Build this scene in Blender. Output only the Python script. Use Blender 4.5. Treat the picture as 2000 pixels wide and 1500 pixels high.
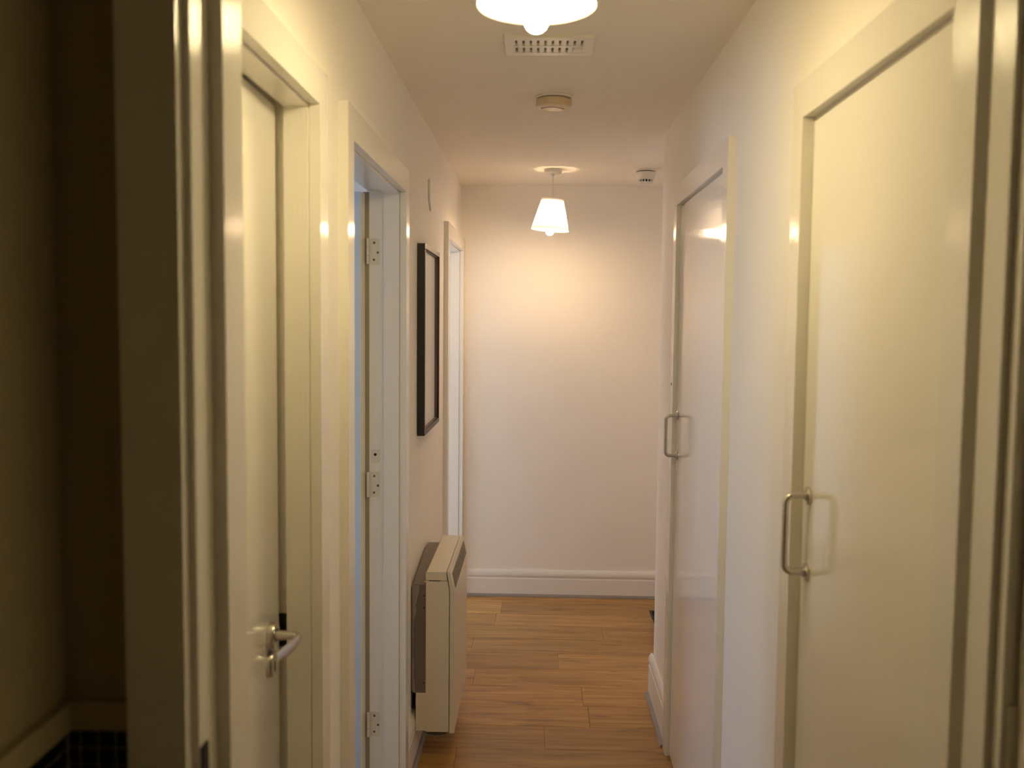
import bpy, bmesh, math, random
from mathutils import Matrix, Vector
random.seed(7)
S = bpy.context.scene
COL = S.collection
for o in list(bpy.data.objects):
    bpy.data.objects.remove(o)

# ------------------------------------------------------------------ camera, world, lights, exposure
F_PX = 1805.0
H_CAM = 1.65
vy = Vector((52, -124, F_PX)).normalized()                 # corridor direction seen by the lens
vd = Vector((-254, 26178, F_PX)); vd = (vd - vd.dot(vy) * vy).normalized()
vx = vd.cross(vy)
if vx.x < 0: vx = -vx
R = Matrix((vx, vy, -vd))
right, down, fwd = R.col[0], R.col[1], R.col[2]
cam_data = bpy.data.cameras.new('camera')
cam_data.sensor_width = 36.0
cam_data.lens = F_PX / 2000 * 36.0
cam_data.clip_start = 0.02
cam_data.dof.use_dof = True
cam_data.dof.focus_distance = 4.2
cam_data.dof.aperture_fstop = 4.2
cam = bpy.data.objects.new('camera', cam_data); COL.objects.link(cam)
m = Matrix.Identity(4)
for i in range(3):
    m[i][0] = right[i]; m[i][1] = -down[i]; m[i][2] = -fwd[i]
m[2][3] = H_CAM
cam.matrix_world = m
S.camera = cam
S.view_settings.view_transform = 'Standard'
S.view_settings.look = 'None'
S.view_settings.gamma = 1.0
S.view_settings.use_curve_mapping = False
S.view_settings.exposure = 0.0

LAMP_NEAR = ((1.0, 0.80, 0.42), 252.0)
LAMP_FAR = ((1.0, 0.70, 0.41), 335.0)
DAY = ((0.58, 0.73, 1.1), 11.5)
world = bpy.data.worlds.new('daylight'); S.world = world
world.use_nodes = True
bg = world.node_tree.nodes['Background']
bg.inputs[0].default_value = (*DAY[0], 1); bg.inputs[1].default_value = DAY[1]
S.cycles.max_bounces = 12
S.cycles.diffuse_bounces = 8
S.cycles.sample_clamp_indirect = 6.0

# ------------------------------------------------------------------ materials
def mat(name, col, rough=0.6, metal=0.0, bump=None, spec=0.5, vary=0.0, coat=0.0):
    mm = bpy.data.materials.new(name); mm.use_nodes = True
    nt = mm.node_tree; p = nt.nodes['Principled BSDF']
    p.inputs['Base Color'].default_value = (*col, 1)
    p.inputs['Roughness'].default_value = rough
    p.inputs['Metallic'].default_value = metal
    p.inputs['Specular IOR Level'].default_value = spec
    p.inputs['Coat Weight'].default_value = coat
    tc = nt.nodes.new('ShaderNodeTexCoord')
    geo = nt.nodes.new('ShaderNodeNewGeometry')
    if vary:
        n = nt.nodes.new('ShaderNodeTexNoise'); n.inputs['Scale'].default_value = 2.2; n.inputs['Detail'].default_value = 5
        nt.links.new(geo.outputs['Position'], n.inputs['Vector'])
        r = nt.nodes.new('ShaderNodeMapRange')
        r.inputs['From Min'].default_value = .3; r.inputs['From Max'].default_value = .7
        r.inputs['To Min'].default_value = 1 - vary; r.inputs['To Max'].default_value = 1.0
        nt.links.new(n.outputs['Fac'], r.inputs['Value'])
        mx = nt.nodes.new('ShaderNodeMix'); mx.data_type = 'RGBA'; mx.blend_type = 'MULTIPLY'
        mx.inputs[0].default_value = 1
        mx.inputs[6].default_value = (*col, 1)
        nt.links.new(r.outputs[0], mx.inputs[7])
        nt.links.new(mx.outputs[2], p.inputs['Base Color'])
    if bump:
        sc, strength, dist = bump
        mp = nt.nodes.new('ShaderNodeMapping')
        mp.inputs['Scale'].default_value = sc
        nt.links.new(geo.outputs['Position'], mp.inputs['Vector'])
        n2 = nt.nodes.new('ShaderNodeTexNoise'); n2.inputs['Scale'].default_value = 1.0; n2.inputs['Detail'].default_value = 4
        nt.links.new(mp.outputs[0], n2.inputs['Vector'])
        b = nt.nodes.new('ShaderNodeBump'); b.inputs['Strength'].default_value = strength; b.inputs['Distance'].default_value = dist
        nt.links.new(n2.outputs['Fac'], b.inputs['Height'])
        nt.links.new(b.outputs[0], p.inputs['Normal'])
    return mm

M = {}
M['wall'] = mat('wall_emulsion', (.95, .905, .83), .72, bump=((60, 60, 60), .12, .004), spec=.25, vary=.03)
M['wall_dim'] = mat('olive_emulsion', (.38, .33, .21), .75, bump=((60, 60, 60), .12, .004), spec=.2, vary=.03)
M['ceiling'] = mat('ceiling_emulsion', (.97, .90, .79), .85, bump=((40, 40, 40), .1, .004), spec=.2, vary=.03)
M['gloss'] = mat('gloss_paint', (.90, .87, .80), .12, bump=((260, 260, 9), .22, .002), spec=.5)
M['leaf'] = mat('gloss_door_paint', (.90, .87, .80), .07, bump=((150, 150, 26), .10, .002), spec=.5)
M['blue'] = mat('daylight_blue_door', (.60, .74, .92), .10, bump=((60, 60, 40), .05, .002))  # cool daylight on the open door, put into its base colour
M['gloss_near'] = mat('brushed_gloss_paint', (.90, .87, .80), .16, bump=((300, 300, 24), .55, .002), spec=.5)
M['satin'] = mat('satin_skirting_paint', (.86, .84, .79), .35, bump=((30, 30, 120), .05, .002))
M['bead'] = mat('grey_floor_bead', (.30, .27, .25), .45, vary=.1)
M['steel'] = mat('brushed_steel', (.62, .60, .56), .28, metal=1.0, bump=((300, 300, 40), .05, .001))
M['dark'] = mat('dark_recess', (.012, .011, .010), .8)
M['black'] = mat('black_satin', (.016, .014, .013), .4, bump=((60, 60, 8), .05, .001))
M['bronze'] = mat('brown_satin', (.16, .10, .07), .35, bump=((60, 60, 8), .1, .001))  # inside the picture frame it paints the wall's brown reflection
M['mount'] = mat('white_mount_board', (.90, .88, .86), .6)
M['plastic'] = mat('white_plastic', (.78, .75, .68), .35)
M['aged'] = mat('yellowed_plastic', (.72, .58, .36), .4, vary=.06)
M['heater'] = mat('cream_heater_enamel', (.74, .68, .54), .32, bump=((200, 200, 200), .04, .001))
M['grey'] = mat('brown_grey_sheet', (.20, .165, .145), .55, vary=.2)
M['grille'] = mat('taupe_grille', (.22, .18, .14), .5)
M['shutter'] = mat('mottled_vent_back', (.42, .36, .25), .7, vary=.3)  # mottled tan backing behind the louvres
M['gap_shade'] = mat('olive_gap_shade', (.36, .31, .20), .6)  # stands for the shade in the hinge gap
M['torn'] = mat('torn_white_lining', (.62, .58, .52), .8, bump=((40, 40, 40), .6, .01), vary=.3)
M['yellow'] = mat('yellow_tag', (.8, .6, .12), .6)
M['tile'] = mat('navy_glazed_tile', (.008, .010, .018), .15)
M['grout'] = mat('pale_grout', (.34, .30, .20), .9)
M['carpet'] = mat('beige_carpet', (.42, .36, .28), .95, bump=((300, 300, 300), .5, .004), vary=.15)
M['hinge'] = mat('overpainted_metal', (.78, .74, .63), .3, bump=((80, 80, 80), .1, .002))
M['rubber'] = mat('black_rubber', (.012, .012, .013), .5, bump=((120, 120, 120), .1, .002))

def oak():
    mm = bpy.data.materials.new('oak_plank'); mm.use_nodes = True
    nt = mm.node_tree; p = nt.nodes['Principled BSDF']; L = nt.links.new
    geo = nt.nodes.new('ShaderNodeNewGeometry'); info = nt.nodes.new('ShaderNodeObjectInfo')
    rnd = nt.nodes.new('ShaderNodeVectorMath'); rnd.operation = 'MULTIPLY_ADD'
    comb = nt.nodes.new('ShaderNodeCombineXYZ')
    mul = nt.nodes.new('ShaderNodeMath'); mul.operation = 'MULTIPLY'; mul.inputs[1].default_value = 37.0
    L(info.outputs['Random'], mul.inputs[0]); L(mul.outputs[0], comb.inputs[0]); L(mul.outputs[0], comb.inputs[2])
    rnd.inputs[1].default_value = (1, 1, 1)
    L(geo.outputs['Position'], rnd.inputs[0]); L(comb.outputs[0], rnd.inputs[2])
    mp = nt.nodes.new('ShaderNodeMapping'); mp.inputs['Scale'].default_value = (2.2, 34, 1)
    L(rnd.outputs[0], mp.inputs['Vector'])
    g = nt.nodes.new('ShaderNodeTexNoise'); g.inputs['Scale'].default_value = 1.3; g.inputs['Detail'].default_value = 8; g.inputs['Distortion'].default_value = .6
    L(mp.outputs[0], g.inputs['Vector'])
    r = nt.nodes.new('ShaderNodeValToRGB')
    e = r.color_ramp.elements
    e[0].position = .28; e[0].color = (.29, .148, .04, 1)
    e[1].position = .72; e[1].color = (.55, .31, .095, 1)
    k = e.new(.5); k.color = (.43, .23, .062, 1)
    L(g.outputs['Fac'], r.inputs[0])
    mp2 = nt.nodes.new('ShaderNodeMapping'); mp2.inputs['Scale'].default_value = (3.2, 11, 1)
    L(rnd.outputs[0], mp2.inputs['Vector'])
    kn = nt.nodes.new('ShaderNodeTexNoise'); kn.inputs['Scale'].default_value = 1.6; kn.inputs['Detail'].default_value = 3
    L(mp2.outputs[0], kn.inputs['Vector'])
    kr = nt.nodes.new('ShaderNodeValToRGB')
    kr.color_ramp.elements[0].position = .60; kr.color_ramp.elements[0].color = (1, 1, 1, 1)
    kr.color_ramp.elements[1].position = .78; kr.color_ramp.elements[1].color = (.50, .43, .38, 1)
    L(kn.outputs['Fac'], kr.inputs[0])
    mx = nt.nodes.new('ShaderNodeMix'); mx.data_type = 'RGBA'; mx.blend_type = 'MULTIPLY'; mx.inputs[0].default_value = 1
    L(r.outputs[0], mx.inputs[6]); L(kr.outputs[0], mx.inputs[7])
    hv = nt.nodes.new('ShaderNodeHueSaturation')
    mr = nt.nodes.new('ShaderNodeMapRange'); mr.inputs['To Min'].default_value = .82; mr.inputs['To Max'].default_value = 1.14
    L(info.outputs['Random'], mr.inputs['Value']); L(mr.outputs[0], hv.inputs['Value'])
    L(mx.outputs[2], hv.inputs['Color']); L(hv.outputs[0], p.inputs['Base Color'])
    p.inputs['Roughness'].default_value = .34
    b = nt.nodes.new('ShaderNodeBump'); b.inputs['Strength'].default_value = .15; b.inputs['Distance'].default_value = .002
    L(g.outputs['Fac'], b.inputs['Height']); L(b.outputs[0], p.inputs['Normal'])
    return mm
M['oak'] = oak()

def emis(name, col, strength):
    mm = bpy.data.materials.new(name); mm.use_nodes = True
    nt = mm.node_tree; nt.nodes.clear()
    o = nt.nodes.new('ShaderNodeOutputMaterial'); e = nt.nodes.new('ShaderNodeEmission')
    e.inputs[0].default_value = (*col, 1); e.inputs[1].default_value = strength
    nt.links.new(e.outputs[0], o.inputs[0]); return mm
M['bulb_near'] = emis('lit_bulb_near', *LAMP_NEAR)
M['bulb_far'] = emis('lit_bulb_far', *LAMP_FAR)

def fabric(name, col, t):
    mm = bpy.data.materials.new(name); mm.use_nodes = True
    nt = mm.node_tree; nt.nodes.clear()
    o = nt.nodes.new('ShaderNodeOutputMaterial'); d = nt.nodes.new('ShaderNodeBsdfDiffuse'); tr = nt.nodes.new('ShaderNodeBsdfTranslucent')
    mx = nt.nodes.new('ShaderNodeMixShader'); mx.inputs[0].default_value = t
    d.inputs[0].default_value = (*col, 1); tr.inputs[0].default_value = (*col, 1)
    nt.links.new(d.outputs[0], mx.inputs[1]); nt.links.new(tr.outputs[0], mx.inputs[2]); nt.links.new(mx.outputs[0], o.inputs[0]); return mm
M['shade'] = fabric('pleated_fabric', (.98, .97, .95), .88)

def glass():
    mm = bpy.data.materials.new('window_glass'); mm.use_nodes = True
    nt = mm.node_tree; nt.nodes.clear()
    o = nt.nodes.new('ShaderNodeOutputMaterial'); a = nt.nodes.new('ShaderNodeBsdfTransparent'); g = nt.nodes.new('ShaderNodeBsdfGlossy')
    g.inputs['Roughness'].default_value = .02
    mx = nt.nodes.new('ShaderNodeMixShader'); mx.inputs[0].default_value = .06
    nt.links.new(a.outputs[0], mx.inputs[1]); nt.links.new(g.outputs[0], mx.inputs[2]); nt.links.new(mx.outputs[0], o.inputs[0]); return mm
M['glass'] = glass()

# ------------------------------------------------------------------ mesh helpers (all in world metres)
def bx(bm, x0, x1, y0, y1, z0, z1):
    if x0 > x1: x0, x1 = x1, x0
    v = [bm.verts.new(c) for c in ((x0,y0,z0),(x1,y0,z0),(x1,y1,z0),(x0,y1,z0),(x0,y0,z1),(x1,y0,z1),(x1,y1,z1),(x0,y1,z1))]
    for f in ((0,3,2,1),(4,5,6,7),(0,1,5,4),(1,2,6,5),(2,3,7,6),(3,0,4,7)):
        bm.faces.new([v[i] for i in f])
    return v

def box(x0, x1, y0, y1, z0, z1):
    bm = bmesh.new(); bx(bm, x0, x1, y0, y1, z0, z1); return bm

def prism(bm, poly, fn, t0, t1):
    """extrude a polygon; fn(a,b,t) -> xyz"""
    A = [bm.verts.new(fn(a, b, t0)) for a, b in poly]; B = [bm.verts.new(fn(a, b, t1)) for a, b in poly]
    n = len(poly)
    bm.faces.new(A); bm.faces.new(B[::-1])
    for i in range(n):
        bm.faces.new((A[i], B[i], B[(i+1) % n], A[(i+1) % n]))

def tube(bm, pts, r, seg=12, radii=None):
    pts = [Vector(p) for p in pts]; rings = []
    ref = None
    for i, p in enumerate(pts):
        t = (pts[min(i+1, len(pts)-1)] - pts[max(i-1, 0)]).normalized()
        if ref is None:
            ref = t.orthogonal().normalized()
        ref = (ref - ref.dot(t) * t).normalized()
        b = t.cross(ref)
        rr = radii[i] if radii else r
        rings.append([bm.verts.new(p + rr * (math.cos(2*math.pi*k/seg) * ref + math.sin(2*math.pi*k/seg) * b)) for k in range(seg)])
    for i in range(len(rings)-1):
        for k in range(seg):
            bm.faces.new((rings[i][k], rings[i][(k+1) % seg], rings[i+1][(k+1) % seg], rings[i+1][k]))
    bm.faces.new(rings[0][::-1]); bm.faces.new(rings[-1])

def lathe(bm, prof, mat4=None, seg=32, close=True):
    """prof: (radius, height) pairs about local Z, placed by mat4"""
    mat4 = mat4 or Matrix.Identity(4); rings = []
    for r, z in prof:
        if r < 1e-6:
            rings.append([bm.verts.new(mat4 @ Vector((0, 0, z)))])
        else:
            rings.append([bm.verts.new(mat4 @ Vector((r*math.cos(2*math.pi*k/seg), r*math.sin(2*math.pi*k/seg), z))) for k in range(seg)])
    for a, b in zip(rings, rings[1:]):
        for k in range(seg):
            if len(a) == 1 and len(b) == 1: continue
            if len(a) == 1: bm.faces.new((a[0], b[(k+1) % seg], b[k]))
            elif len(b) == 1: bm.faces.new((a[k], a[(k+1) % seg], b[0]))
            else: bm.faces.new((a[k], a[(k+1) % seg], b[(k+1) % seg], b[k]))
    if close:
        if len(rings[0]) > 1: bm.faces.new(rings[0][::-1])
        if len(rings[-1]) > 1: bm.faces.new(rings[-1])

def axis_mat(origin, axis):
    q = Vector((0, 0, 1)).rotation_difference(Vector(axis)); return Matrix.Translation(origin) @ q.to_matrix().to_4x4()

def arc(c, a, b, n=6):
    """quarter bend about corner: from c+a to c+b (a,b perpendicular offsets seen from the corner point)"""
    c, a, b = Vector(c), Vector(a), Vector(b); ctr = c + a + b
    return [ctr - b * math.cos(t) - a * math.sin(t) if False else ctr - a * math.sin(t) - b * math.cos(t) for t in [math.pi/2*i/n for i in range(n+1)]]

ROOT = {}
def obj(name, bm, material, parent=None, bevel=0.0, seg=2, smooth=True):
    if bevel:
        bmesh.ops.bevel(bm, geom=[e for e in bm.edges if len(e.link_faces) == 2 and e.calc_face_angle() > .5], offset=bevel, segments=seg, profile=.5, affect='EDGES', clamp_overlap=True)
    bmesh.ops.recalc_face_normals(bm, faces=bm.faces)
    me = bpy.data.meshes.new(name)
    if parent is None:
        xs = [v.co for v in bm.verts]
        o0 = Vector(((min(v.x for v in xs)+max(v.x for v in xs))/2, (min(v.y for v in xs)+max(v.y for v in xs))/2, min(v.z for v in xs)))
    else:
        o0 = ROOT[parent.name]
    bm.transform(Matrix.Translation(-o0))
    bm.to_mesh(me); bm.free()
    if smooth:
        for p in me.polygons: p.use_smooth = True
        me.set_sharp_from_angle(angle=math.radians(35))
    me.materials.append(material)
    o = bpy.data.objects.new(name, me); COL.objects.link(o)
    if parent is None: o.location = o0
    else: o.parent = parent
    ROOT[o.name] = o0
    return o

def empty(name, loc):
    o = bpy.data.objects.new(name, None); o.empty_display_size = .1; COL.objects.link(o); o.location = loc
    ROOT[o.name] = Vector(loc); return o

def tag(o, label, cat, group=None):
    o['label'] = label; o['category'] = cat
    if group: o['group'] = group
    return o

def struct(o, label, cat):
    o['kind'] = 'structure'; o['label'] = label; o['category'] = cat
    return o

# ------------------------------------------------------------------ dimensions
XL, XR, YF, HC = -.46, .522, 5.455, 2.435
WT = .11                       # left wall thickness
YN0, YN1 = 1.055, 1.187        # near doorway wall
YE = 4.0                       # right wall ends here
XA = 1.60                      # alcove right side
XROOM = -3.60

# openings: a, b architrave inner edges; zh head; zt architrave top
D1 = dict(a=1.262, b=1.853, zh=2.074, zt=2.146)
D2 = dict(a=2.193, b=3.060, zh=2.067, zt=2.145)
D3 = dict(a=4.545, b=5.383, zh=2.047, zt=2.122)
R1 = dict(a=1.10, b=1.812, zh=2.042, zt=2.114)
R2 = dict(a=2.584, b=3.432, zh=2.076, zt=2.146)

# ------------------------------------------------------------------ structure
# floor slab with planks
fl = struct(obj('floor', box(XROOM-.1, XA+.2, -1.4, 7.2, -.12, -.009), M['carpet']), 'floor of the hallway with oak effect planks laid across', 'floor')
rows = []
pitch = .206
k_joint = {0: -.219, 2: -.319, 3: .114, 5: .211}
y1 = 5.107 + 2*pitch
i = -2
while y1 > 1.19:
    y0 = y1 - pitch
    yy1 = min(y1, YF)
    yy0 = max(y0, 1.19)
    if yy1 - yy0 > .02:
        x_end = XA if yy0 > YE - .02 else XR + .002
        j = k_joint.get(i)
        if j is None: j = -.46 + random.uniform(.1, 1.2)
        cuts = [XL - .002]
        q = j - 1.26*3
        while q < x_end:
            if q > XL + .03 and q < x_end - .03: cuts.append(q)
            q += 1.26
        cuts.append(x_end)
        for a, b in zip(cuts, cuts[1:]):
            g = .0005
            bm = bmesh.new()
            # a plank with a slim eased edge
            e = .0010
            lo = [bm.verts.new(c) for c in ((a+g, yy0+g, -.009), (b-g, yy0+g, -.009), (b-g, yy1-g, -.009), (a+g, yy1-g, -.009))]
            mi = [bm.verts.new((v.co.x, v.co.y, -e)) for v in lo]
            hi = [bm.verts.new(c) for c in ((a+g+e, yy0+g+e, 0), (b-g-e, yy0+g+e, 0), (b-g-e, yy1-g-e, 0), (a+g+e, yy1-g-e, 0))]
            bm.faces.new(hi); bm.faces.new(lo[::-1])
            for q0, q1 in ((lo, mi), (mi, hi)):
                for k in range(4):
                    bm.faces.new((q0[k], q0[(k+1) % 4], q1[(k+1) % 4], q1[k]))
            obj('plank', bm, M['oak'], fl, smooth=False)
    y1 = y0; i += 1

struct(obj('ceiling', box(XROOM-.1, XA+.2, -1.4, 7.2, HC, HC+.1), M['ceiling']), 'plain matte white ceiling over the hallway', 'ceiling')

def wall_open(name, x0, x1, y0, y1, openings, label):
    bm = bmesh.new(); y = y0
    for a, b, zt in openings:
        if a > y: bx(bm, x0, x1, y, a, -.01, HC)
        bx(bm, x0, x1, a, b, zt, HC)
        y = b
    if y1 > y: bx(bm, x0, x1, y, y1, -.01, HC)
    return struct(obj(name, bm, M['wall'], smooth=False), label, 'wall')

LT = .034   # lining thickness outside the reveal
def hole(d): return (d['a'] - LT, d['b'] + LT, d['zh'] + LT)
wall_open('wall_left', XL-WT, XL, YN1, YF, [hole(D1), hole(D2), hole(D3)], 'long left hallway wall pierced by three doorways')

# right wall with a soft bullnose at its free end
bm = bmesh.new()
y = YN1
for d in (R1, R2):
    a, b, zt = hole(d); a = max(a, YN1)
    if a > y: bx(bm, XR, XR+.1, y, a, -.01, HC)
    bx(bm, XR, XR+.1, a, b, zt, HC)
    y = b
r = .014
poly = [(XR+.1, y), (XR+.1, YE)] + [(XR + r - r*math.sin(t), YE - r + r*math.cos(t)) for t in [math.pi/2*q/6 for q in range(7)]] + [(XR, y)]
prism(bm, poly, lambda a, b, t: (a, b, t), -.01, HC)
struct(obj('wall_right', bm, M['wall']), 'right hallway wall ending in a rounded corner before the far wall', 'wall')

struct(obj('wall_far', box(XL-WT, XA+.1, YF, YF+.1, -.01, HC), M['wall'], smooth=False), 'blank white wall closing the far end of the hallway', 'wall')
struct(obj('wall_alcove_right', box(XA, XA+.1, YE, YF, -.01, HC), M['wall'], smooth=False), 'side wall of the alcove behind the right corner', 'wall')
struct(obj('wall_alcove_near', box(XR+.1, XA+.1, YE-.1, YE-.001, -.01, HC), M['wall'], smooth=False), 'wall at the back of the cupboards, facing the far wall', 'wall')
struct(obj('wall_cupboard_back', box(XR+.62, XR+.7, YN1, YE-.1, -.01, HC), M['wall'], smooth=False), 'back wall inside the right hand cupboards', 'wall')

# bathroom shell (dark room the photograph is taken from)
XB, XBR, YB = -.556, 1.45, -1.2
bm = bmesh.new()
bx(bm, XB-.1, -.431, YN0, YN1, -.01, HC); bx(bm, .555, XBR+.1, YN0, YN1, -.01, HC); bx(bm, -.431, .555, YN0, YN1, 2.136, HC)
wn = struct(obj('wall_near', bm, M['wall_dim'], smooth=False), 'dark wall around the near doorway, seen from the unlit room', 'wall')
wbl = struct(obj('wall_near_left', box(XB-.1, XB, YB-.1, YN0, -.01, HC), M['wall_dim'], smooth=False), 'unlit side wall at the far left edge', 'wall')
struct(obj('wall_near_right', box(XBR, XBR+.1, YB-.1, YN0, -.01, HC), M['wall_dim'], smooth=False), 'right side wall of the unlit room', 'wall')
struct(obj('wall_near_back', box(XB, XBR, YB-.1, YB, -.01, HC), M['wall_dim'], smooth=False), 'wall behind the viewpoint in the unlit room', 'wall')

# rooms behind the left wall
bm = bmesh.new()
W1 = (2.35, 3.35, .85, 1.80); W2 = (5.45, 6.85, .40, 2.10)
y = YN1
for a, b, z0, z1 in (W1, W2):
    bx(bm, XROOM-.1, XROOM, y, a, -.01, HC); bx(bm, XROOM-.1, XROOM, a, b, -.01, z0); bx(bm, XROOM-.1, XROOM, a, b, z1, HC); y = b
bx(bm, XROOM-.1, XROOM, y, 7.1, -.01, HC)
struct(obj('wall_window_side', bm, M['wall'], smooth=False), 'outer wall with windows in the rooms off the left side', 'wall')
for nm, ya, yb in (('wall_room_front', YN1, YN1+.1), ('wall_room_divider', 1.96, 2.05), ('wall_room_middle', 4.30, 4.40), ('wall_room_back', 7.0, 7.1)):
    struct(obj(nm, box(XROOM, XL-WT if nm != 'wall_room_back' else -.36, ya, yb, -.01, HC), M['wall'], smooth=False), nm.replace('wall_room_', '') + ' partition of the rooms off the left side', 'wall')
struct(obj('wall_room_side', box(-.46, -.36, YF+.1, 7.0, -.01, HC), M['wall'], smooth=False), 'inner wall of the far left room', 'wall')

for n, (a, b, z0, z1) in enumerate((W1, W2), 1):
    bm = bmesh.new(); t = .055
    for q in ((a, a+t, z0, z1), (b-t, b, z0, z1), (a+t, b-t, z0, z0+t), (a+t, b-t, z1-t, z1), ((a+b)/2-.03, (a+b)/2+.03, z0+t, z1-t)):
        bx(bm, XROOM-.08, XROOM-.02, *q)
    w = struct(obj('window_%d' % n, bm, M['satin'], smooth=False), ('window of the middle left room' if n == 1 else 'window of the far left room') + ' letting in cool daylight', 'window')
    for c0, c1 in ((a+t, (a+b)/2-.03), ((a+b)/2+.03, b-t)):
        obj('pane', box(XROOM-.055, XROOM-.049, c0, c1, z0+t, z1-t), M['glass'], w, smooth=False)
    ld = bpy.data.lights.new('window_portal', 'AREA'); ld.shape = 'RECTANGLE'; ld.size = b-a-.02; ld.size_y = z1-z0-.02
    ld.cycles.is_portal = True
    lo = bpy.data.objects.new('window_portal', ld); COL.objects.link(lo)
    lo.location = (XROOM-.11, (a+b)/2, (z0+z1)/2)
    lo.rotation_euler = Vector((-1, 0, 0)).to_track_quat('Z', 'Y').to_euler()
    lo.parent = None

# ------------------------------------------------------------------ door frames
def frame(name, d, side, label, lining_depth, stop, skip_near=False, at=.022, w=.068):
    """side -1: left wall, +1: right wall; depth measured from the wall face away from the hallway"""
    X = lambda dep: (XL - dep) if side < 0 else (XR + dep)
    a, b, zh, zt = d['a'], d['b'], d['zh'], d['zt']
    rv = .006 if stop else .004
    bm = bmesh.new()
    deep = .012 if stop else 0.0
    ra, rb, rz = a + rv - deep, b - rv + deep, zh - rv + deep
    if not skip_near: bx(bm, X(.0005), X(lining_depth), a-LT+.001, ra, 0, zh+LT-.001)
    bx(bm, X(.0005), X(lining_depth), rb, b+LT-.001, 0, zh+LT-.001)
    bx(bm, X(.0005), X(lining_depth), max(ra, YN1+.002) if skip_near else ra, rb, rz, zh+LT-.001)
    t = obj(name, bm, M['gloss'], bevel=.0012, seg=1)
    struct(t, label, 'door frame')
    if stop:
        s0, s1 = stop
        for nm, q in (('door_stop', (ra, ra+deep, 0, rz)), ('door_stop', (rb-deep, rb, 0, rz)), ('door_stop', (ra+deep, rb-deep, rz-deep, rz))):
            obj(nm, box(X(s0), X(s1), *q), M['gloss'], t, bevel=.0015)
    # three mitred boards
    fn = lambda s, z, dep: (X(dep), s, z)
    boards = [[(b, 0), (b, zh), (b+w, zt), (b+w, 0)]]
    if not skip_near:
        boards.append([(a-w, 0), (a-w, zt), (a, zh), (a, 0)])
        boards.append([(a, zh), (a-w, zt), (b+w, zt), (b, zh)])
    else:
        boards.append([(YN1+.0006, zh), (YN1+.0006, zt), (b+w, zt), (b, zh)])
    for p in boards:
        bm = bmesh.new(); prism(bm, p, fn, -at, 0.0)
        if skip_near:
            for v in bm.verts:
                if v.co.y < YN1 + .01 and abs(v.co.x - X(-at)) < 1e-4: v.co.x = X(-.0128)
        obj('architrave', bm, M['gloss'], t, bevel=.0035, seg=3)
    return t

t1 = frame('trim_1', D1, -1, 'cream gloss door frame at the front of the left wall', WT, (.001, .05))
t2 = frame('trim_2', D2, -1, 'cream gloss door frame around the open doorway on the left', WT, (.001, .054))
t3 = frame('trim_3', D3, -1, 'door frame on the left wall next to the far wall', WT, (.001, .054), w=.07)
t4 = frame('trim_4', R1, 1, 'gloss frame of the near cupboard on the right', .09, None, skip_near=True)
t5 = frame('trim_5', R2, 1, 'gloss frame of the far cupboard on the right', .09, None)

# the near doorway the viewer looks through
bm = bmesh.new()
bx(bm, -.430, -.397, YN0, YN1, 0, 2.135); bx(bm, .521, .554, YN0, YN1, 0, 2.135); bx(bm, -.397, .521, YN0, YN1, 2.102, 2.135)
t6 = struct(obj('trim_6', bm, M['gloss_near'], bevel=.002), 'gloss lining of the near doorway framing the whole view', 'door frame')
obj('door_stop', box(-.397, -.3802, 1.115, YN1-.0005, 0, 2.102), M['gloss_near'], t6, bevel=.003, seg=3)
bm = bmesh.new(); prism(bm, [(.5092, 1.118), (.521, 1.108), (.521, YN1-.0005), (.5092, YN1-.0005)], lambda a, b, t: (a, b, t), 0, 2.102)
obj('door_stop', bm, M['gloss_near'], t6, bevel=.002, seg=2)
obj('door_stop', box(-.3802, .5092, 1.115, YN1-.0005, 2.088, 2.102), M['gloss_near'], t6, bevel=.003, seg=3)
for p in ([(-.4055, 0), (-.4055, 2.112), (-.4745, 2.181), (-.4745, 0)], [(.5295, 0), (.5295, 2.112), (.5985, 2.181), (.5985, 0)], [(-.4055, 2.112), (-.4745, 2.181), (.5985, 2.181), (.5295, 2.112)]):
    bm = bmesh.new(); prism(bm, p, lambda a, b, t: (a, t, b), YN0-.02, YN0)
    obj('architrave', bm, M['gloss_near'], t6, bevel=.004, seg=3)
bm = bmesh.new(); bx(bm, -.3978, -.394, 1.058, 1.078, .98, 1.138)
obj('latch_keep', bm, M['dark'], t6, bevel=.001)

# ------------------------------------------------------------------ baseboards
def base_prof(h, t=.017):
    return [(0, 0), (t, 0), (t, h-.052), (t-.003, h-.048), (t-.003, h-.042), (t, h-.038), (t+.002, h-.028), (t-.001, h-.014), (t-.006, h-.004), (t-.009, h), (0, h)]
def bead_prof(t=.017, r=.015):
    return [(t, 0)] + [(t + r*math.cos(a), r*math.sin(a)) for a in [math.pi/2*q/5 for q in range(6)]]
def baseboard(name, runs, label, h):
    bm = bmesh.new()
    for fn, t0, t1_ in runs: prism(bm, base_prof(h), fn, t0, t1_)
    b = struct(obj(name, bm, M['satin']), label, 'baseboard')
    for fn, t0, t1_ in runs:
        bm = bmesh.new(); prism(bm, bead_prof(), fn, t0, t1_)
        obj('floor_bead', bm, M['bead'], b)
    return b
fl_l = lambda a, b, t: (XL + a, t, b)
fl_r = lambda a, b, t: (XR - a, t, b)
fl_f = lambda a, b, t: (t, YF - a, b)
fl_e = lambda a, b, t: (t, YE + a, b)
baseboard('baseboard_left', [(fl_l, D1['b']+.069, D2['a']-.069), (fl_l, D2['b']+.069, D3['a']-.072)], 'low white skirting along the left wall behind the heater', .17)
baseboard('baseboard_far', [(fl_f, XL, XA)], 'white moulded skirting along the far wall', .158)
baseboard('baseboard_right', [(fl_r, R2['b']+.069, YE+.017), (fl_e, XR, XA)], 'white moulded skirting turning the right corner', .186)

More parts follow.
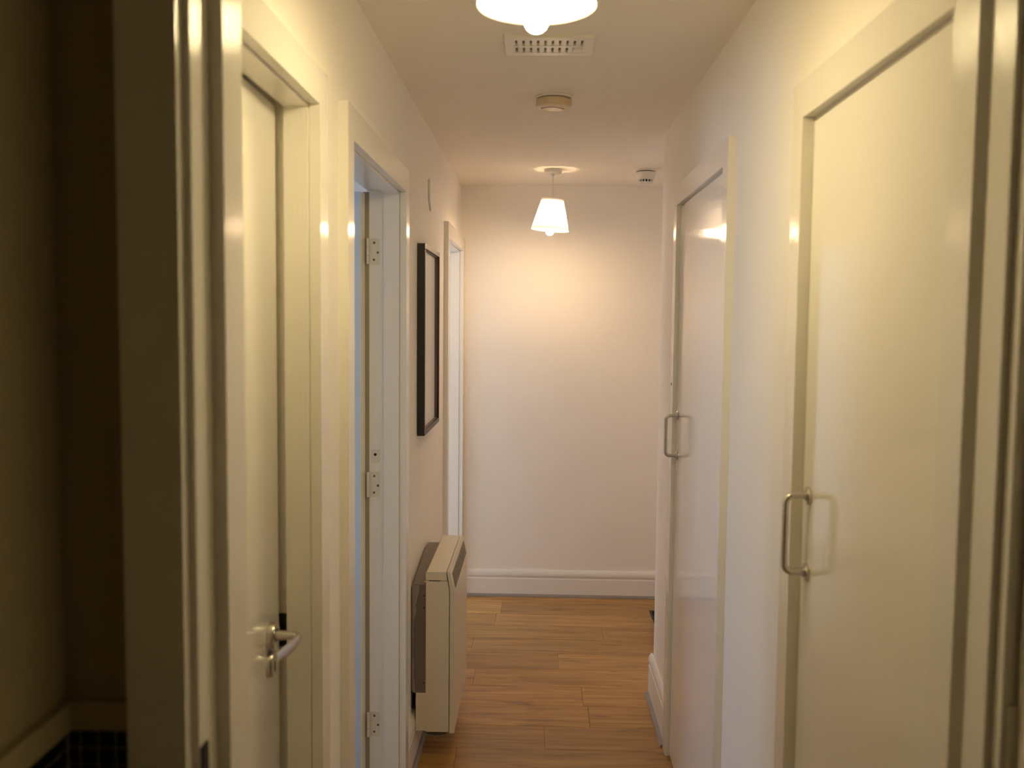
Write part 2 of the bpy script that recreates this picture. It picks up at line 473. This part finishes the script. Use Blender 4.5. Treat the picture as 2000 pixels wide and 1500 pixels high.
# ------------------------------------------------------------------ doors
def pull_handle(parent, x, y, z0, z1, proj=.045, r=.0062):
    c = .016
    pts = [Vector((x, y, z1)), Vector((x-proj+c, y, z1))]
    pts += [Vector((x-proj+c - c*math.sin(t), y, z1 - c + c*math.cos(t))) for t in [math.pi/2*q/6 for q in range(1, 7)]]
    pts += [Vector((x-proj+c - c*math.cos(t), y, z0 + c - c*math.sin(t))) for t in [math.pi/2*q/6 for q in range(0, 7)]]
    pts += [Vector((x, y, z0))]
    bm = bmesh.new(); tube(bm, pts, r, 16)
    hd = obj('pull_handle', bm, M['steel'], parent); hd['label'] = 'brushed steel D shaped pull handle'
    for z in (z0, z1):
        bm = bmesh.new(); lathe(bm, [(.0165, 0), (.0165, .004), (.0145, .0065), (.0095, .0065), (.0095, .010), (.0075, .011)], axis_mat((x, y, z), (-1, 0, 0)), 28)
        obj('rose', bm, M['steel'], hd)

# right cupboard doors (flush leaves)
d5 = struct(obj('door_5', box(XR, XR+.035, 1.192, R1['b']-.007, .008, R1['zh']-.008), M['leaf'], bevel=.0015), 'plain cream gloss cupboard door nearest on the right, with D handle', 'door')
pull_handle(d5, XR, 1.764, 1.1725, 1.321)
d4 = struct(obj('door_4', box(XR-.006, XR+.03, R2['a']+.007, R2['b']-.007, .008, R2['zh']-.008), M['leaf'], bevel=.0015), 'glossy cupboard door farther along the right wall reflecting the lamp', 'door')
pull_handle(d4, XR-.006, 3.388, 1.159, 1.307)
# screw hole on the far architrave
bm = bmesh.new(); lathe(bm, [(.0055, 0), (.0055, .001), (.003, .0012)], axis_mat((XR-.022, 3.47, 1.417), (-1, 0, 0)), 12)
hs = obj('screw_hole', bm, M['dark'], t5); hs['label'] = 'small dark screw hole at eye height'

# left door, slightly ajar into the room
def rot_z(bm, cx, cy, ang):
    bmesh.ops.rotate(bm, verts=bm.verts, cent=(cx, cy, 0), matrix=Matrix.Rotation(ang, 3, 'Z'))
AJ = math.radians(1.3)
hx, hy = XL-.052, D1['a']+.002
def leaf1(bm): rot_z(bm, hx, hy, AJ); return bm
d1 = struct(obj('door_1', leaf1(box(XL-.094, XL-.052, D1['a']+.002, D1['b']-.009, .008, D1['zh']-.006), ), M['leaf'], bevel=.0015), 'cream door slightly ajar in the front left frame, with steel lever', 'door')
xs, hz, ky = XL-.052, 1.025, 1.772
bm = leaf1(box(0, 0.001, 0, .001, 0, .001)); bm.free()
bm = bmesh.new(); lathe(bm, [(.0265, 0), (.0265, .009), (.0245, .013), (.0145, .0135), (.0145, .009)], axis_mat((xs, ky, hz), (1, 0, 0)), 32)
ro = obj('handle_rose', leaf1(bm), M['steel'], d1)
bm = bmesh.new()
tube(bm, [(xs+.009, ky, hz), (xs+.012, ky, hz), (xs+.03, ky, hz), (xs+.050, ky, hz), (xs+.058, ky-.004, hz)], .01, 16, radii=[.0105, .0105, .009, .0065, .005])
P = []
for (dx, dy, hh, th) in ((.056, .003, .006, .004), (.060, -.014, .009, .006), (.060, -.040, .0115, .006), (.056, -.072, .012, .005), (.050, -.102, .0115, .0045), (.045, -.122, .008, .003)):
    P.append((xs+dx, ky+dy, hh, th))
rings = []
for x, y_, hh, th in P:
    rings.append([bm.verts.new((x + th*math.cos(t), y_, hz + hh*math.sin(t))) for t in [2*math.pi*q/12 for q in range(12)]])
for A, B in zip(rings, rings[1:]):
    for k in range(12): bm.faces.new((A[k], A[(k+1) % 12], B[(k+1) % 12], B[k]))
bm.faces.new(rings[0]); bm.faces.new(rings[-1][::-1])
lv = obj('lever', leaf1(bm), M['steel'], d1); lv['label'] = 'tapered satin steel lever handle'
bm = bmesh.new(); lathe(bm, [(.0255, 0), (.0255, .008), (.0235, .011), (0, .011)], axis_mat((xs, ky-.004, hz-.056), (1, 0, 0)), 32)
es = obj('keyhole_cover', leaf1(bm), M['steel'], d1)
bm = box(xs+.0105, xs+.0114, ky-.007, ky-.001, hz-.070, hz-.050)
obj('keyhole', leaf1(bm), M['dark'], es)
# keep plate in the rebate of the frame
yk = D1['b'] - .006 + .012
bm = box(XL-.100, XL-.052, yk-.0012, yk+.0005, .975, 1.095)
kp = obj('keep_plate', bm, M['hinge'], t1, bevel=.0004, seg=1)
for z0, z1 in ((1.006, 1.042), (.972, .994)):
    obj('latch_slot', box(XL-.084, XL-.0525, yk-.0018, yk-.0008, z0, z1), M['dark'], kp)

# left open door, swung into the room
OP = math.radians(101)
px_, py_ = XL-WT-.004, D2['b'] + .003
def leaf2(bm): rot_z(bm, px_, py_, -OP); return bm
L2 = D2['b'] - D2['a'] - .002
d2 = struct(obj('door_2', leaf2(box(px_, px_+.044, py_-.003-L2, py_-.003, .010, D2['zh']-.004)), M['blue'], bevel=.0015), 'door with blue daylight in its colour, standing wide open into the daylit room on the left', 'door')
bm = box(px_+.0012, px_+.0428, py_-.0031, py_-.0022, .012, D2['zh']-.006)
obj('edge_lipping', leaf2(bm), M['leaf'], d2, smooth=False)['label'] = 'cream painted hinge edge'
rb2 = D2['b'] - .006 + .012
def hinge(zc, h=.085):
    # flap on the jamb rebate, knuckles at the corner, flap on the leaf edge
    bm = box(XL-WT+.006, XL-.070, rb2-.0022, rb2+.0005, zc-h/2, zc+h/2)
    hg = obj('hinge', bm, M['hinge'], d2, bevel=.0004, seg=1); hg['label'] = 'overpainted butt hinge'
    bm = bmesh.new()
    n = 3
    for k in range(n):
        z0 = zc - h/2 + h*k/n + .0008; z1 = zc - h/2 + h*(k+1)/n - .0008
        lathe(bm, [(.0045, z0), (.0045, z1)], Matrix.Translation((XL-WT+.004, rb2-.012, 0)), 12)
    obj('knuckle', bm, M['hinge'], hg)
    bm = bmesh.new(); bx(bm, px_+.004, px_+.036, py_-.0024, py_-.0012, zc-h/2, zc+h/2)
    obj('leaf_flap', leaf2(bm), M['hinge'], hg)
    for dz, dx in ((.028, .018), (-.004, .030), (-.028, .017)):
        bm = bmesh.new(); lathe(bm, [(.0042, 0), (.0042, .0006), (.002, .0007)], axis_mat((XL-WT+.006+dx, rb2-.0022, zc+dz), (0, -1, 0)), 10)
        obj('screw', bm, M['bronze'], hg)
for zc in (1.873, 1.095, .267): hinge(zc)
bm = box(XL-.098, XL-.068, rb2-.0012, rb2+.0005, 1.168, 1.214)
obj('gap_shade_strip', box(XL-WT-.014, XL-WT+.007, rb2-.0012, rb2+.02, 0, D2['zh']), M['gap_shade'], t2, smooth=False)['label'] = 'olive strip painted as gap shade beside the hinges'  # strip coloured as the shade between leaf edge and jamb
bm = box(XL-.098, XL-.068, rb2-.0012, rb2+.0005, 1.168, 1.214)
fp = obj('filler_patch', bm, M['hinge'], t2, bevel=.0004, seg=1)
bm = bmesh.new(); lathe(bm, [(.005, 0), (.005, .0008)], axis_mat((XL-.083, rb2-.0012, 1.196), (0, -1, 0)), 10)
obj('screw_hole', bm, M['dark'], fp)

# bathroom door leaf, opened towards the viewer on the right edge
d6 = struct(obj('door_6', box(.545, .585, .16, 1.030, .008, 2.09), M['leaf'], bevel=.0015), 'edge of the near door opened back at the right border of the picture', 'door')
bm = bmesh.new(); lathe(bm, [(.006, 1.13), (.006, 1.22)], Matrix.Translation((.541, 1.0335, 0)), 12)
hg = obj('hinge', bm, M['hinge'], d6)
bm = box(.5436, .5455, .978, 1.02, 1.09, 1.176)
obj('hinge_flap', bm, M['hinge'], hg, bevel=.0004, seg=1)

# ------------------------------------------------------------------ tiles and ledge on the dark walls
bm = bmesh.new(); bx(bm, XB, -.4745, YN0-.004, YN0, .95, 1.163)
g1 = obj('grout', bm, M['grout'], wn, smooth=False)
bm = bmesh.new(); bx(bm, XB, XB+.004, YN0-.36, YN0-.004, .95, 1.163)
g2 = obj('grout', bm, M['grout'], wbl, smooth=False)
TP, TG = .0212, .0032
tile_mesh = {}
def tile(cx, cz, w, axis, parent, y=None):
    key = (round(w, 4), axis)
    a, b = w/2, (TP-TG)/2
    if axis == 'y': bm = box(cx-a, cx+a, YN0-.0065, YN0-.0035, cz-b, cz+b)
    else: bm = box(XB+.0035, XB+.0065, y-a, y+a, cz-b, cz+b)
    obj('tile', bm, M['tile'], parent, bevel=.0008, seg=1)
for r_ in range(9):
    zc = 1.161 - TP*(r_+.5)
    x = -.4755
    while x > XB + .006:
        x0 = max(x - TP + TG, XB + .006)
        if x - x0 > .004: tile((x+x0)/2, zc, x-x0, 'y', wn)
        x -= TP
    for k in range(14):
        tile(0, zc, TP-TG, 'x', wbl, y=YN0-.012-TP*(k+.5))
for nm, q, par in (('ledge', (XB, -.4745, YN0-.012, YN0, 1.163, 1.197), wn), ('ledge', (XB, XB+.012, YN0-.9, YN0-.012, 1.163, 1.197), wbl)):
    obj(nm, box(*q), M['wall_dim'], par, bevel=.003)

# ------------------------------------------------------------------ pendant lamps
def pendant(loc, rose_z, shade_top, shade_bot, r_top, r_bot, tilt, bulb_low, bulb_mat, label):
    x, y = loc
    t = tag(empty('pendant_lamp', (x, y, HC)), label, 'ceiling lamp', 'matching pendant lamps with pleated shades')
    bm = bmesh.new(); lathe(bm, [(.047, HC), (.047, HC-.006), (.045, HC-.018), (.040, HC-.022), (.009, HC-.024), (.006, HC-.034)], Matrix.Translation((x, y, 0)), 36)
    obj('ceiling_rose', bm, M['plastic'], t)
    T = Matrix.Translation((x, y, shade_top)) @ Matrix.Rotation(tilt, 4, 'Y') @ Matrix.Translation((0, 0, -shade_top))
    bm = bmesh.new(); tube(bm, [(x, y, HC-.03), (x+.001, y, (HC+shade_top)/2), (x, y, shade_top-.012)], .0032, 10)
    obj('cord', bm, M['plastic'], t)
    # pleated shade sheet
    bm = bmesh.new(); n = 168; hh = shade_top - shade_bot
    levels = 9; rings = []
    for q in range(levels+1):
        f = q/levels; rr = r_top + (r_bot-r_top)*f
        rings.append([bm.verts.new(T @ Vector(((rr + (.0016 if k % 2 else -.0016)*(1-.25*f))*math.cos(2*math.pi*k/n), (rr + (.0016 if k % 2 else -.0016)*(1-.25*f))*math.sin(2*math.pi*k/n), shade_top - hh*f))) for k in range(n)])
    for A, B in zip(rings, rings[1:]):
        for k in range(n): bm.faces.new((A[k], A[(k+1) % n], B[(k+1) % n], B[k]))
    sh = obj('lamp_shade', bm, M['shade'], t, smooth=False); sh['label'] = 'white pleated fabric lampshade'
    # sewn trims at both rims, wire gallery holding the shade
    def band(z0, z1):
        f0 = (shade_top - z0)/hh; f1 = (shade_top - z1)/hh
        ra, rb = r_top + (r_bot-r_top)*f0 + .0022, r_top + (r_bot-r_top)*f1 + .0022
        b = bmesh.new(); lathe(b, [(ra, z0), (rb, z1), (rb-.0006, z1), (ra-.0006, z0), (ra, z0)], T, 64, close=False)
        return b
    obj('trim_band', band(shade_bot+.014, shade_bot-.001), M['shade'], sh)
    obj('trim_band', band(shade_top+.001, shade_top-.006), M['shade'], sh)
    for k in range(3):
        bm = bmesh.new(); a = 2*math.pi*k/3 + .4
        tube(bm, [T @ Vector((.016*math.cos(a), .016*math.sin(a), shade_top-.03)), T @ Vector(((r_top)*math.cos(a), (r_top)*math.sin(a), shade_top-.003))], .0013, 6)
        obj('shade_wire', bm, M['plastic'], sh)
    bm = bmesh.new(); lathe(bm, [(.006, shade_top-.004), (.014, shade_top-.012), (.017, shade_top-.03), (.024, shade_top-.05), (.026, shade_top-.070), (.020, shade_top-.072)], T, 24)
    lh = obj('lamp_holder', bm, M['plastic'], t)
    br = .0215
    zc = bulb_low + br
    bm = bmesh.new()
    prof = [(0, bulb_low)] + [(br*math.sin(a), zc - br*math.cos(a)) for a in [math.pi*q/14 for q in range(1, 8)]] + [(br, shade_top-.080), (.012, shade_top-.07)]
    lathe(bm, prof, T, 24)
    bl = obj('bulb', bm, bulb_mat, t); bl['label'] = 'lit opal bulb'
    return t
pendant((-.010, 1.66), HC, 2.362, 2.200, .060, .103, 0.0, 2.1525, M['bulb_near'], 'lit pendant lamp nearest the viewer, cut by the top of the picture')
pendant((.066, 4.88), HC, 2.280, 2.122, .056, .0965, math.radians(4.5), 2.094, M['bulb_far'], 'lit pendant lamp with tilted pleated shade hanging before the far wall')

# ------------------------------------------------------------------ ceiling fittings
vx0, vx1, vy0, vy1 = -.104, .145, 2.60, 2.77
t = tag(empty('ceiling_vent', ((vx0+vx1)/2, (vy0+vy1)/2, HC)), 'white rectangular louvred vent in the ceiling behind the near lamp', 'vent')
bm = bmesh.new(); zb = HC-.010
for q in ((vx0, vx1, vy0, vy0+.026), (vx0, vx1, vy1-.026, vy1), (vx0, vx0+.022, vy0+.026, vy1-.026), (vx1-.022, vx1, vy0+.026, vy1-.026), (vx0+.022, vx1-.022, (vy0+vy1)/2-.008, (vy0+vy1)/2+.008)):
    bx(bm, *q, zb, HC)
obj('vent_frame', bm, M['plastic'], t, bevel=.0015)
nb = 10; pw = (vx1-vx0-.044)/nb
for k in range(nb+1):
    xc = vx0+.022+pw*k
    for ya, yb in ((vy0+.026, (vy0+vy1)/2-.008), ((vy0+vy1)/2+.008, vy1-.026)):
        obj('louvre', box(xc-pw/2+.0035, xc+pw/2-.0035, ya, yb, zb+.001, HC-.002), M['plastic'], t, smooth=False)
for ya, yb in ((vy0+.026, (vy0+vy1)/2-.008), ((vy0+vy1)/2+.008, vy1-.026)):
    obj('shutter', box(vx0+.022, vx1-.022, ya, yb, HC-.0015, HC-.0003), M['shutter'], t, smooth=False)
bm = box(vx1-.055, vx1-.030, vy1-.075, vy1-.050, zb-.006, zb+.002)
obj('slider', bm, M['plastic'], t, bevel=.0015)

ax, ay = .047, 3.315
t = tag(empty('smoke_alarm', (ax, ay, HC)), 'round yellowed smoke alarm in the middle of the ceiling', 'smoke alarm', 'smoke alarms on the ceiling')
bm = bmesh.new(); lathe(bm, [(.066, HC), (.0665, HC-.004), (.064, HC-.008), (.058, HC-.0085)], axis_mat((ax, ay, 0), (0, 0, 1)), 48)
obj('base_plate', bm, M['plastic'], t)
T = Matrix.Translation((ax-.002, ay, HC-.011)) @ Matrix.Rotation(math.radians(1.5), 4, 'Y')
bm = bmesh.new(); lathe(bm, [(.050, .004), (.050, 0), (.062, -.001), (.0635, -.004), (.0635, -.020), (.0615, -.0245), (.056, -.0265), (0, -.0275)], T, 48)
bd = obj('alarm_body', bm, M['aged'], t); bd['label'] = 'yellowed plastic body'
bm = bmesh.new()
tube(bm, [T @ Vector((-.044 + .08*q/8, .012 - .05*math.sin(math.pi*q/8)*.55, -.0272)) for q in range(9)], .0013, 6)
obj('seam', bm, M['bronze'], bd)
bm = bmesh.new(); lathe(bm, [(.0028, -.0265), (.0028, -.0280)], T @ Matrix.Translation((-.040, .006, 0)), 10)
obj('indicator', bm, M['dark'], bd)

ax, ay = .546, 4.865
t = tag(empty('smoke_alarm', (ax, ay, HC)), 'white smoke detector with dark slots, on the ceiling near the right corner', 'smoke alarm', 'smoke alarms on the ceiling')
bm = bmesh.new(); lathe(bm, [(.053, HC), (.053, HC-.008), (.050, HC-.011)], Matrix.Translation((ax, ay, 0)), 40)
obj('base_plate', bm, M['plastic'], t)
bm = bmesh.new(); lathe(bm, [(.044, HC-.010), (.044, HC-.015)], Matrix.Translation((ax, ay, 0)), 40)
obj('base_slot', bm, M['dark'], t)
bm = bmesh.new(); lathe(bm, [(.045, HC-.014), (.052, HC-.0155), (.051, HC-.028), (.046, HC-.042), (.038, HC-.052), (.036, HC-.054)], Matrix.Translation((ax, ay, 0)), 40)
bd = obj('detector_body', bm, M['plastic'], t)
bm = bmesh.new(); lathe(bm, [(.032, HC-.053), (.032, HC-.066)], Matrix.Translation((ax, ay, 0)), 32)
obj('sensor_chamber', bm, M['dark'], bd)
bm = bmesh.new(); lathe(bm, [(.037, HC-.065), (.036, HC-.070), (.030, HC-.074), (0, HC-.076)], Matrix.Translation((ax, ay, 0)), 32)
obj('sensor_cap', bm, M['plastic'], bd)
for k in range(14):
    a = 2*math.pi*k/14
    bm = bmesh.new(); tube(bm, [(ax+.035*math.cos(a), ay+.035*math.sin(a), HC-.053), (ax+.035*math.cos(a), ay+.035*math.sin(a), HC-.066)], .0034, 6)
    obj('rib', bm, M['plastic'], bd)

# ------------------------------------------------------------------ picture frame
fy0, fy1, fz0, fz1, fd = 3.492, 4.012, 1.206, 1.936, .030
t = tag(empty('picture_frame', (XL+.002, (fy0+fy1)/2, fz0)), 'black poster frame with blank white print on the left wall above the heater', 'picture frame')
bw = .018
for poly in ([(fy0, fz0), (fy0, fz1), (fy0+bw, fz1-bw), (fy0+bw, fz0+bw)], [(fy1, fz0), (fy1-bw, fz0+bw), (fy1-bw, fz1-bw), (fy1, fz1)],
             [(fy0, fz1), (fy1, fz1), (fy1-bw, fz1-bw), (fy0+bw, fz1-bw)], [(fy0, fz0), (fy0+bw, fz0+bw), (fy1-bw, fz0+bw), (fy1, fz0)]):
    bm = bmesh.new(); prism(bm, poly, lambda s, z, d: (XL + d, s, z), .002, fd)
    obj('frame_bar', bm, M['black'], t, bevel=.0012, seg=1)
s = .0025
bm = bmesh.new(); a0, a1, c0, c1 = fy0+bw, fy1-bw, fz0+bw, fz1-bw
for q in ((a0, a0+s, c0, c1), (a1-s, a1, c0, c1), (a0+s, a1-s, c0, c0+s), (a0+s, a1-s, c1-s, c1)):
    bx(bm, XL+.004, XL+fd-.008, *q)
sl = obj('inner_reflection', bm, M['bronze'], t, smooth=False); sl['label'] = 'inner edge behind the black lip, brown wall reflection painted in'  # brown reflection of the wall, put in as colour
obj('print', box(XL+.003, XL+.0115, a0+s, a1-s, c0+s, c1-s), M['mount'], t, smooth=False)
obj('glazing', box(XL+.0118, XL+.0135, a0+s, a1-s, c0+s, c1-s), M['glass'], t, smooth=False)

# cable clip stub on the wall near the ceiling
bm = bmesh.new()
cy, cz = 3.835, 2.135
tube(bm, [(XL+.004, cy, 2.225), (XL+.004, cy, 2.18), (XL+.004, cy+.002, 2.155), (XL+.004, cy+.012, 2.135), (XL+.004, cy+.035, 2.118), (XL+.003, cy+.06, 2.106)], .0045, 10)
tag(obj('wall_cable', bm, M['plastic']), 'short painted cable stub curving out of the left wall above the picture', 'cable')

# ------------------------------------------------------------------ panel heater
hy0, hy1, hz0, hz1 = 3.340, 3.925, .116, .722
t = tag(empty('panel_heater', (-.38, (hy0+hy1)/2, 0)), 'cream wall mounted panel heater standing off the left wall', 'heater')
xb, xf = -.404, -.318
bm = bmesh.new()
poly = [(xb, hz0), (xf, hz0), (xf, .650), (xf-.006, .688), (xb, .688)]
prism(bm, poly, lambda a, b, s_: (a, s_, b), hy0, hy1)
cs = obj('casing', bm, M['heater'], t, bevel=.002)
bm = bmesh.new()
poly = [(xb-.001, .691), (xf-.008, .691), (xf-.011, hz1), (xb+.004, hz1), (xb-.001, hz1-.006)]
prism(bm, poly, lambda a, b, s_: (a, s_, b), hy0-.001, hy1+.001)
obj('top_cap', bm, M['heater'], t, bevel=.003)
bm = box(xb+.012, xb+.052, hy0-.0008, hy0+.01, .6875, .692)
obj('casing_slot', bm, M['dark'], cs)
bm = bmesh.new()
poly = [(xf-.0085, hz1+.001), (xf-.0005, hz1+.002), (xf+.004, hz1-.004), (xf+.0205, .642), (xf+.021, .630), (xf+.021, hz0-.004), (xf+.003, hz0-.004), (xf+.003, .650), (xf-.003, .690)]
prism(bm, poly, lambda a, b, s_: (a, s_, b), hy0, hy1)
fp_ = obj('front_panel', bm, M['heater'], t, bevel=.002)
# grille on the sloping top edge
p0, p1 = Vector((xf+.0065, 0, hz1-.016)), Vector((xf+.0185, 0, .652))
n_ = Vector((p0.z-p1.z, 0, p1.x-p0.x)).normalized()
bm = bmesh.new()
prism(bm, [(p0.x, p0.z), (p0.x+n_.x*.0015, p0.z+n_.z*.0015), (p1.x+n_.x*.0015, p1.z+n_.z*.0015), (p1.x, p1.z)], lambda a, b, s_: (a, s_, b), hy0+.045, hy1-.03)
gr = obj('grille', bm, M['grille'], fp_)
gr['label'] = 'taupe outlet grille on the sloping top edge'
bm = bmesh.new()
for k in range(5):
    c = p0.lerp(p1, (k+.5)/5) + n_*.0015
    bx(bm, c.x-.0012, c.x+.0018, hy0+.046, hy1-.031, c.z-.0012, c.z+.0012)
obj('grille_bars', bm, M['grille'], gr)
# grey back box between casing and wall, top falling off towards its far end
bm = bmesh.new()
poly = [(hy0+.006, .262), (hy0+.006, .672), (hy1-.20, .715), (hy1-.06, .705), (hy1-.02, .66), (hy1-.02, .262)]
prism(bm, poly, lambda a, b, x_: (x_, a, b), XL+.006, xb+.0005)
bb = obj('back_box', bm, M['grey'], t, bevel=.002); bb['label'] = 'brown grey metal back box'
for zz in (.63, .585, .30):
    bm = bmesh.new(); lathe(bm, [(.003, 0), (.003, .001)], axis_mat((xb-.008, hy0+.0058, zz), (0, -1, 0)), 10); obj('screw_hole', bm, M['dark'], bb)
bm = box(XL+.001, XL+.0058, hy0+.01, hy1-.03, .20, .66); obj('wall_bracket', bm, M['dark'], t, smooth=False)
bm = box(XL+.019, xb+.0005, hy0+.003, hy1-.02, .118, .262); obj('lower_back', bm, M['heater'], t, bevel=.001)
bm = bmesh.new(); lathe(bm, [(.006, 0), (.006, .0008)], axis_mat((xb-.006, hy0+.03, .6765), (-.2, -.4, 1)), 12); obj('tag', bm, M['yellow'], bb)
# torn lining: a ragged strip down the back edge and a crumpled flap underneath
random.seed(3)
bm = bmesh.new()
zs = [.672 - .40*q/12 for q in range(13)]
wd = [.026, .024, .012, .016, .007, .005, .006, .004, .005, .007, .006, .009, .012]
A = [bm.verts.new((XL+.004, hy0+.002, z)) for z in zs]
B = [bm.verts.new((XL+.006+w_, hy0-.002+random.uniform(-.004, .002), z+random.uniform(-.008, .008))) for z, w_ in zip(zs, wd)]
for q in range(12): bm.faces.new((A[q], A[q+1], B[q+1], B[q]))
bmesh.ops.solidify(bm, geom=bm.faces[:], thickness=.0015)
obj('torn_edge', bm, M['torn'], t)
bm = bmesh.new(); nx, ny = 10, 8
gridv = [[bm.verts.new((xb-.012 + .095*a/nx, hy0+.004 + .10*b/ny, hz0 - .002 - .020*math.sin(math.pi*a/nx)**.6*(1-.3*b/ny) + random.uniform(-.004, .003)*(0 < a < nx))) for b in range(ny+1)] for a in range(nx+1)]
for a in range(nx):
    for b in range(ny): bm.faces.new((gridv[a][b], gridv[a+1][b], gridv[a+1][b+1], gridv[a][b+1]))
bmesh.ops.solidify(bm, geom=bm.faces[:], thickness=.003)
obj('torn_lining', bm, M['torn'], t)['label'] = 'torn white lining hanging below the casing'

# ------------------------------------------------------------------ low black tray in the alcove
bm = bmesh.new()
x0, x1, y0, y1_, hh, fl_ = .649, .98, 4.865, 4.945, .072, .022
def ring(o_, z): return [bm.verts.new(c) for c in ((x0-o_, y0-o_, z), (x1+o_, y0-o_, z), (x1+o_, y1_+o_, z), (x0-o_, y1_+o_, z))]
rg = [ring(0, 0), ring(fl_, hh), ring(fl_+.006, hh), ring(fl_+.006, hh+.004), ring(fl_-.006, hh+.004), ring(-.006, .006)]
bm.faces.new(rg[0][::-1]); bm.faces.new(rg[-1])
for A, B in zip(rg, rg[1:]):
    for k in range(4): bm.faces.new((A[k], A[(k+1) % 4], B[(k+1) % 4], B[k]))
tag(obj('floor_tray', bm, M['rubber'], bevel=.003), 'low black tray on the floor just showing past the right wall corner', 'tray')
